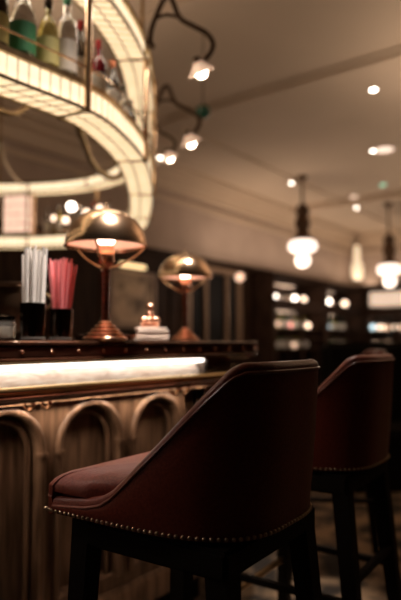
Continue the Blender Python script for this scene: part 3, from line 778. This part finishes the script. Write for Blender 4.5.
# glasses, and globes added to imitate bottle glints, on the lower shelf of the far side
def farpos(px, off=-SW/2):
    i = min(range(52, 104), key=lambda i: abs(proj(((GP[i]+GN[i]*off).x,(GP[i]+GN[i]*off).y,ZS))[0]-px)); p = GP[i]+GN[i]*off; return Vector((p.x, p.y, ZS+.0015))
fars = [(72,'g_w',.040,'large bright bottle glint on the far shelf, directly above the big lamp shade'),
        (52,'g_s',.026,'left of the two small bottle glints on the far shelf'),
        (63,'g_s',.030,'small bottle glint just right of the leftmost one on the far shelf'),
        (87,'g_s',.030,'small bottle glint right of the big bright one on the far shelf'),
        (100,'g_s',.028,'rightmost small bottle glint on the far shelf')]
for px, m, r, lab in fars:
    p = farpos(px); glint_globe('shelf_glint', lab, 'glint globe', p, r, m, 'glint globes on the far shelf', stem={72:.20,52:.12,63:.09,87:.14,100:.16}[px])
for j, (px, g, l, c, h) in enumerate(((44,'glass','lab_w','chrome',.26),(58,'glass_y','lab_w','chrome',.27),(79.5,'glass','lab_y','brass',.27),(93.5,'glass_d','lab_w','lab_r',.26),(108,'glass','lab_w','chrome',.24))):
    p = farpos(px, -SW*.72)
    lab = ['clear bottle beside the glowing lantern on the far shelf','amber bottle between the small glints on the far shelf','clear bottle with straw label beside the big glint','dark bottle with red cap between the right glints','clear bottle at the right end of the far shelf'][j]
    bottle('tall', g, l, c, .030, h, lab, (p.x, p.y, ZS+.0015), 'bottles on the far shelf')
# glowing lantern
p = farpos(17, -SW*.66)+Vector((0,0,.003))
t = thing('lantern', 'square glowing lantern with pink-tinted glass panes on the far shelf', 'lantern', p, R(20))
t.rotation_euler = (0,0,R(-12)); w = .12; wy = .045; hh = .372
for k, (ax, ay, bx_, by_) in enumerate(((-w,-wy,w,-wy),(w,-wy,w,wy),(w,wy,-w,wy),(-w,wy,-w,-wy))):
    bm = bmesh.new(); uvl = bm.loops.layers.uv.new('UVMap'); ln = math.dist((ax,ay),(bx_,by_))
    f = bm.faces.new([bm.verts.new(v) for v in ((ax,ay,.02),(bx_,by_,.02),(bx_,by_,hh),(ax,ay,hh))])
    for lp, uvv in zip(f.loops, ((0,0),(ln,0),(ln,hh),(0,hh))): lp[uvl].uv = uvv
    mesh_obj('glass_pane', bm, M['lantern_glow'], t, False)
bm = bmesh.new()
for sx in (-1, 1):
    for sy in (-1, 1): box(bm, (sx*w, sy*wy, hh/2), (.012, .012, hh))
box(bm, (0,0,.01), (.25,.10,.02)); box(bm, (0,0,hh+.006), (.25,.10,.015)); mesh_obj('frame', bm, M['brass_dull'], t, False)

# ------------------------------------------------------------ room lights
def chandelier(label, px, D, zoff):
    t = thing('pendant_lamp', label, 'pendant lamp', P(px, D, H+zoff), 0, 'opal glass pendant lamps')
    hz = ZC-(H+zoff)
    bm = bmesh.new(); lathe(bm, [(p.x,p.y) for p in spline([(.10,.42,0),(.19,.39,0),(.215,.33,0),(.20,.27,0),(.14,.235,0),(.095,.23,0)], 5)], 40); mesh_obj('glass_bowl', bm, M['opal'], t)
    bm = bmesh.new(); lathe(bm, [(max(p.x,.001),p.y) for p in spline([(.06,.205,0),(.095,.17,0),(.11,.11,0),(.095,.05,0),(.06,.014,0),(.001,0,0)], 5)], 36); mesh_obj('glass_globe', bm, M['opal2'], t)
    bm = bmesh.new(); lathe(bm, [(max(p.x,.001),p.y) for p in spline([(.13,.41,0),(.14,.45,0),(.10,.50,0),(.09,.58,0),(.12,.64,0),(.11,.72,0),(.085,.80,0),(.115,.86,0),(.09,.92,0),(.04,.98,0),(.001,1.0,0)], 4)], 28, capb=True); mesh_obj('crown', bm, M['bronze'], t)
    bm = bmesh.new(); lathe(bm, [(.06,.20),(.10,.215),(.10,.232),(.06,.236)], 36); mesh_obj('bowl_rim', bm, M['bronze'], t)
    bm = bmesh.new(); tube(bm, [(0,0,.98),(0,0,hz)], .018, 8); lathe(bm, [(.09,hz),(.09,hz-.02),(.03,hz-.07),(.018,hz-.08)], 20); mesh_obj('hanging_rod', bm, M['bronze'], t)
chandelier('opal glass pendant lamp hanging nearer, left of the wall sconce', 303, 8.85, 1.14)
chandelier('opal glass pendant lamp hanging at the right edge of the picture', 390, 10.6, 1.0)

def downlight(px, py, label, r=.045, m='down'):
    q_ = atz(px, py, ZC-.01)
    t = thing('ceiling_downlight', label, 'downlight', (q_.x, q_.y, ZC-.001), 0, 'round ceiling lights')
    bm = bmesh.new(); lathe(bm, [(r,0),(r*1.5,0),(r*1.55,-.006),(r*1.4,-.012),(r,-.010)], 24); mesh_obj('trim_ring', bm, M['ceil'], t)
    bm = bmesh.new(); lathe(bm, [(.001,-.012),(r*.7,-.011),(r,-.006)], 24); mesh_obj('diffuser', bm, M[m], t)
downlight(373.5, 90, 'bright round ceiling downlight nearest the top right corner', .034)
downlight(372, 151, 'small bright ceiling downlight touching the wide soft glow', .042)
downlight(384, 150, 'wide soft pinkish glow on the ceiling beside a small bright downlight', .13, 'softglow')  # glowing disc added for the glow on the ceiling
downlight(293, 183, 'bright ceiling downlight above the nearer pendant lamp', .055)
downlight(355, 208, 'small ceiling downlight above the wall sconce', .06)
downlight(354, 197, 'faint ceiling light just above the small downlight', .07, 'softglow')
downlight(383, 185, 'tiny green indicator light on the ceiling', .055, 'green')
downlight(159, 158, 'ceiling downlight at the left, beside the distant swan-neck lamp', .05)
downlight(154, 181, 'low ceiling downlight seen beside the gantry corner', .045)

# wall sconce near the corner, with tall glass
t = thing('wall_sconce', 'tall glowing wall sconce with long glass tube near the room corner', 'wall sconce', P(357.5, 13.2, H+1.42))
bm = bmesh.new(); lathe(bm, [(.001,0),(.10,.02),(.13,.12),(.13,.30),(.08,.40),(.06,.75),(.04,.78)], 24, capt=True); mesh_obj('glass_tube', bm, M['sconce'], t)
bm = bmesh.new(); tube(bm, [(0,0,.78),(.0,.0,.84),(.1,.25,.86),(.2,.5,.86)], .03, 8); mesh_obj('bracket', bm, M['brass_dull'], t)

# ------------------------------------------------------------ wall furniture
# gilt framed mirror
t = thing('wall_mirror', 'wide dark mirror with gilt pilasters on the panelled wall', 'mirror')
def wb(name, u0, u1, d0, d1, z0, z1, m, parent, bw=0): return ubox(name, u0, u1, V1-d1, V1-d0, z0, z1, M[m], parent, bw)
wb('mirror_glass', 6.05, 7.35, .07, .09, .95, 2.18, 'black', t)
for u in (6.0, 6.42, 7.0, 7.36): wb('pilaster', u, u+.07 if u < 7.3 else u+.10, .07, .14, .9, 2.22, 'gilt', t, .01)
wb('cornice_board', 5.95, 7.52, .07, .20, 2.20, 2.28, 'gilt', t, .01); wb('sill_board', 5.95, 7.52, .07, .22, .84, .92, 'gilt', t, .01)
for (px, py, r, m, lab) in ((237, 278, .07, 'g_d', 'dim round wall light at the top right of the gilt mirror'),):
    D = 9.2; t2 = thing('wall_light', lab, 'wall light', W(7.28, V1-.21, H+(342-py)/583*9.9))
    bm = bmesh.new(); sph(bm, (0,0,0), r); mesh_obj('globe', bm, M['g_d'], t2)
    bm = bmesh.new(); tube(bm, [(0,0,0), tuple(W(7.28,V1-.13)-W(7.28,V1-.21))], .02, 8); mesh_obj('wall_arm', bm, M['brass_dull'], t2)
# console under the mirror with two lamps
# framed picture with a picture light
t = thing('framed_picture', 'pale framed abstract picture with a brass picture light behind the large lamp', 'picture')
wb('canvas', 4.46, 5.22, .075, .09, 1.35, 1.98, 'canvas', t)
bmx = bmesh.new()
for (a0,a1,z0,z1) in ((4.40,5.28,1.98,2.05),(4.40,5.28,1.28,1.35),(4.40,4.46,1.28,2.05),(5.22,5.28,1.28,2.05)):
    box(bmx, ((a0+a1)/2, V1-.09, (z0+z1)/2), (a1-a0, .05, z1-z0))
tob(mesh_obj('frame', bmx, M['picframe'], t, False))
wb('picture_light', 4.50, 4.98, .16, .20, 2.08, 2.13, 'piclight', t, .01)
wb('light_bracket', 4.72, 4.75, .07, .18, 2.10, 2.12, 'brass_dull', t)

# glazed cabinets
cab_n = 0
def cabinet(u0, u1, label, wall='back', transom=False):
    t = thing('display_cabinet', label, 'cabinet', (0,0,0), 0, 'glazed wall cabinets')
    dpt = .42
    def cb(name, a0, a1, d0, d1, z0, z1, m, bw=0, parent=t):
        bm = bmesh.new()
        if wall == 'back': box(bm, ((a0+a1)/2, V1-.11-(d0+d1)/2, (z0+z1)/2), (a1-a0, d1-d0, z1-z0))
        else: box(bm, (U1-.11-(d0+d1)/2, (a0+a1)/2, (z0+z1)/2), (d1-d0, a1-a0, z1-z0))
        return tob(mesh_obj(name, bm, M[m], parent, False))
    bm = bmesh.new(); 
    body = []
    for (a0,a1,d0,d1,z0,z1) in ((u0,u1,0,.02,.1,2.3),(u0,u0+.05,0,dpt,0,2.32),(u1-.05,u1,0,dpt,0,2.32),(u0,u1,0,dpt,2.24,2.32),(u0,u1,0,dpt,.0,.12),(u0,u1,0,dpt,1.72,1.86)):
        if wall == 'back': box(bm, ((a0+a1)/2, V1-.11-(d0+d1)/2, (z0+z1)/2), (a1-a0, d1-d0, z1-z0))
        else: box(bm, (U1-.11-(d0+d1)/2, (a0+a1)/2, (z0+z1)/2), (d1-d0, a1-a0, z1-z0))
    tob(mesh_obj('carcass', bm, M['wainscot'], t, False))
    for z in (.55, .95, 1.33): cb('shelf', u0+.05, u1-.05, .02, dpt-.05, z, z+.025, 'wainscot')
    um = (u0+u1)/2
    for a0, a1 in ((u0+.05, um), (um, u1-.05)):
        bm = bmesh.new(); 
        for (p0,p1,z0,z1) in ((a0,a0+.04,.12,1.72),(a1-.04,a1,.12,1.72),(a0,a1,.12,.17),(a0,a1,1.67,1.72),(a0,a1,1.16,1.18),((a0+a1)/2-.01,(a0+a1)/2+.01,.17,1.67)):
            if wall == 'back': box(bm, ((p0+p1)/2, V1-.11-dpt+.015, (z0+z1)/2), (p1-p0, .03, z1-z0))
            else: box(bm, (U1-.11-dpt+.015, (p0+p1)/2, (z0+z1)/2), (.03, p1-p0, z1-z0))
        tob(mesh_obj('door', bm, M['wainscot'], t, False))
    cb('cabinet_back_mirror', u0+.05, u1-.05, .021, .026, .15, 2.2, 'mirror')
    if transom: cb('lit_transom', u0+.06, u1-.14, dpt-.06, dpt-.04, 1.9, 2.22, 'litpanel')
    return t
CF = V1-.11-.2
cabinet(7.86, 9.995, 'dark glazed wall cabinet below the nearer pendant lamp')
cabinet(10.0, 11.9, 'dark glazed wall cabinet in the room corner')
# end wall cabinets: along v
cabinet(2.205, 3.72, 'glazed cabinet on the end wall with a long glowing transom', 'end', True)
cabinet(.6, 2.2, 'glazed cabinet at the right edge of the picture with glowing transom', 'end', True)

# added globes for mirrored glints, bottles and jars on the cabinet shelves; placed on the shelf that carries them
SHELF = {1: 1.357, 2: .977, 0: 1.862}
def upx(px, v):      # u on the plane v seen at column px
    r = (px-200.5)/583; x0 = O[0]-CD*v; y0 = O[1]+SD*v
    return (r*y0-x0)/(SD-r*CD)
def vpx(px, u):
    r = (px-200.5)/583; x0 = O[0]+SD*u; y0 = O[1]+CD*u
    return (x0-r*y0)/(CD+r*SD)
lights = [(267.5,295,'g_w',.045,0,'leftmost bright glint on the top of the left cabinet'),(274,292,'g_w',.045,0,'second glint from the left on the top cabinet shelf'),
 (295,295,'g_w',.06,0,'bright glint below the nearer pendant lamp'),(304,292,'g_s',.065,0,'pinkish glint just right of the bright one'),
 (328,299,'g_w',.085,0,'widest bright glint on the corner cabinet top shelf'),(345,299,'g_s',.085,0,'soft wide glint next to the room corner'),
 (277,322,'g_d',.06,1,'dim glint on the middle shelf at left'),(290,336,'g_p',.05,1,'pink glint on the middle shelf'),
 (308,335,'g_s',.06,1,'small warm glint on the middle shelf'),(328,336,'g_b',.06,1,'bluish glint in the corner cabinet'),
 (294,350,'g_d',.055,2,'dim glint low in the left cabinet'),(326,350,'g_s',.075,2,'bright glint low beside the red stool back')]
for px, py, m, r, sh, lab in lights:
    u = upx(px, CF); glint_globe('cabinet_glint', lab, 'glint globe', W(u, CF-(.03 if px == 274 else 0), SHELF[sh]), r*.78, m, 'glint globes in the wall cabinets')
for px, m, r, sh, lab, shp in ((373,'g_b',.06,1,'bluish round glint in the end wall cabinet',(1,1,1)),(381,'g_s',.07,1,'oblong warm glint in the end wall cabinet',(1.15,1.15,.75)),(397,'g_s',.07,1,'oblong pinkish glint at the right picture edge',(1.1,1.1,.75)),(375,'g_d',.05,2,'dim glint low in the end wall cabinet',(1,1,1))):
    v = vpx(px, U1-.11-.2); glint_globe('cabinet_glint', lab, 'glint globe', W(U1-.33, v, SHELF[sh]+.001), r, m, 'glint globes in the wall cabinets', shp)
random.seed(11)
kinds = ['green','amber','dark','clear']; gm = ['glass_g','glass_y','glass_d','glass']
proto = {}
n = 0
for sh in (1, 2):
    u = 8.02
    while u < 11.8:
        if abs(u-10) > .12:
            k = random.randrange(4)
            tall = random.uniform(.20, .30)
            lab = '%s bottle on the %s shelf of the glazed wall cabinets' % (kinds[k], 'middle' if sh == 1 else 'lower')
            loc = W(u, CF+.10, SHELF[sh])
            if k in proto: o = copy_thing(proto[k], loc, 0, lab)
            else: o = proto[k] = bottle('tall', gm[k], 'lab_w', 'chrome', .045, .28, lab, loc, None)
            o['group'] = '%s bottles on the %s cabinet shelf' % (kinds[k], 'middle' if sh == 1 else 'lower')
        u += random.uniform(.13, .26)

# dark booth at the right edge
def booth(loc, rz, label):
    t = thing('booth_seat', label, 'booth', loc, rz)
    bm = bmesh.new(); box(bm, (0,0,.22), (1.5,.6,.44)); bev(bm, .03); mesh_obj('seat', bm, M['boothleather'], t)
    bm = bmesh.new(); box(bm, (0,.30,.55), (1.5,.16,1.08)); bev(bm, .04, 3); mesh_obj('backrest', bm, M['boothleather'], t)
booth(tuple(P(428, 4.7, 0)), R(8), 'dark leather booth at the right edge behind the stools')

# ------------------------------------------------------------ room lights, several of them added and unseen
def area(name, loc, rot, sx, sy, power, col):
    l = bpy.data.lights.new(name, 'AREA'); l.shape = 'RECTANGLE'; l.size = sx; l.size_y = sy; l.energy = power; l.color = col
    o = bpy.data.objects.new(name, l); o.location = loc; o.rotation_euler = rot; C.objects.link(o); return o
def point(name, loc, r, power, col):
    l = bpy.data.lights.new(name, 'POINT'); l.shadow_soft_size = r; l.energy = power; l.color = col
    o = bpy.data.objects.new(name, l); o.location = loc; C.objects.link(o); return o
WARM = (1,.76,.58)
RZ = PI/2-AZ
# added unseen light above the panelling, brightens wall and ceiling
def spot(name, loc, tgt, ang, power, col, r=.04, blend=.5):
    l = bpy.data.lights.new(name, 'SPOT'); l.energy = power; l.color = col; l.spot_size = R(ang); l.spot_blend = blend; l.shadow_soft_size = r
    o = bpy.data.objects.new(name, l); o.location = loc; C.objects.link(o)
    o.rotation_euler = (Vector(tgt)-Vector(loc)).to_track_quat('-Z', 'Y').to_euler(); return o
area('wall_up_fill', W(9.5, V1-.5, 2.45), (R(180),0,RZ), 6, .25, 17, WARM)  # added fill for wall and ceiling, no cove fitting
area('wall_up_fill', W(U1-.6, 0, 2.45), (R(180),0,RZ), .25, 8, 18, WARM)
for px, D, zz in ((303,8.85,1.5),(390,10.6,1.35)):
    point('pendant_glow', P(px-14, D-.2, H+zz-.55), .2, 25, WARM)
# strip under the arm rail washing down the arches
area('under_rail_strip', W(-.1, .174, .926), (R(46),0,RZ), 2.5, .015, 7.5, (1,.80,.62))
# ceiling spots over the bar
for u in (.5, 1.2):
    spot('bar_spot', W(u, -.15, ZC-.03), W(u-.12, .12, 1.1), 30, 330, (1,.86,.74), .05)
spot('left_spot', (-1.15, 1.22, 1.95), (-.3, 1.38, .85), 46, 16, (1,.80,.66), .08)  # added unseen spot from the left, lights the stool's near side
area('ceiling_fill', (-1.2, 3.2, ZS2+.05), (R(180),0,0), 1.4, 2.2, 16, WARM)  # added fill over the gantry, no fitting there, brightens the ceiling
area('ceiling_wash', W(8, -1.5, 2.5), (R(180),0,0), 3, 3, 75, WARM)  # this and the next: unseen fills added to brighten the ceiling
area('ceiling_wash', W(4.5, -1.0, 2.6), (R(180),0,0), 2, 2, 34, WARM)
spot('bar_spot', W(.25, -.55, ZC-.03), W(.32, .06, 1.2), 19, 680, (1,.86,.75), .09, .4)
for u0, z, e in ((9.0,1.70,2.2),(10.9,1.70,2.2),(9.0,2.22,2.0),(10.9,2.22,2.0)):  # added fill for the glow inside the cabinets
    area('cabinet_fill', W(u0, CF-.10, z), (R(12),0,RZ), 1.7, .03, e, WARM)
area('cabinet_fill', W(U1-.23, 2.9, 1.70), (0,R(-12),RZ), .03, 1.6, 2.2, WARM)
spot('stool_spot', W(1.5, -.1, ZC-.03), W(1.1, -.55, .9), 26, 200, (1,.84,.72), .05, .6)  # added spot, lights the rims of the farther stools
# added fill under the upper tier, brightens the bottles
area('bottle_fill', (-.44, 2.3, ZU_-.01), (0,0,R(53)), 1.0, .05, 2.5, (1,.84,.66))

w = bpy.data.worlds.new('world'); bpy.context.scene.world = w; w.use_nodes = True
w.node_tree.nodes['Background'].inputs[0].default_value = (.02,.014,.01,1); w.node_tree.nodes['Background'].inputs[1].default_value = .2

# ------------------------------------------------------------ camera
cd = bpy.data.cameras.new('camera'); cam = bpy.data.objects.new('camera', cd); C.objects.link(cam)
cd.sensor_fit = 'VERTICAL'; cd.sensor_height = 36; cd.sensor_width = 24; cd.lens = 583/600*36
cam.location = (0,0,H); cam.rotation_euler = (R(90)+math.atan(42/583), 0, 0)
cd.dof.use_dof = True; cd.dof.focus_distance = 1.20; cd.dof.aperture_fstop = 1.8
cd.clip_start = .05
sc = bpy.context.scene; sc.camera = cam
sc.view_settings.view_transform = 'Standard'; sc.view_settings.look = 'None'; sc.view_settings.exposure = 0; sc.view_settings.gamma = 1
sc.cycles.use_denoising = True
sc.cycles.max_bounces = 8; sc.cycles.sample_clamp_indirect = 6
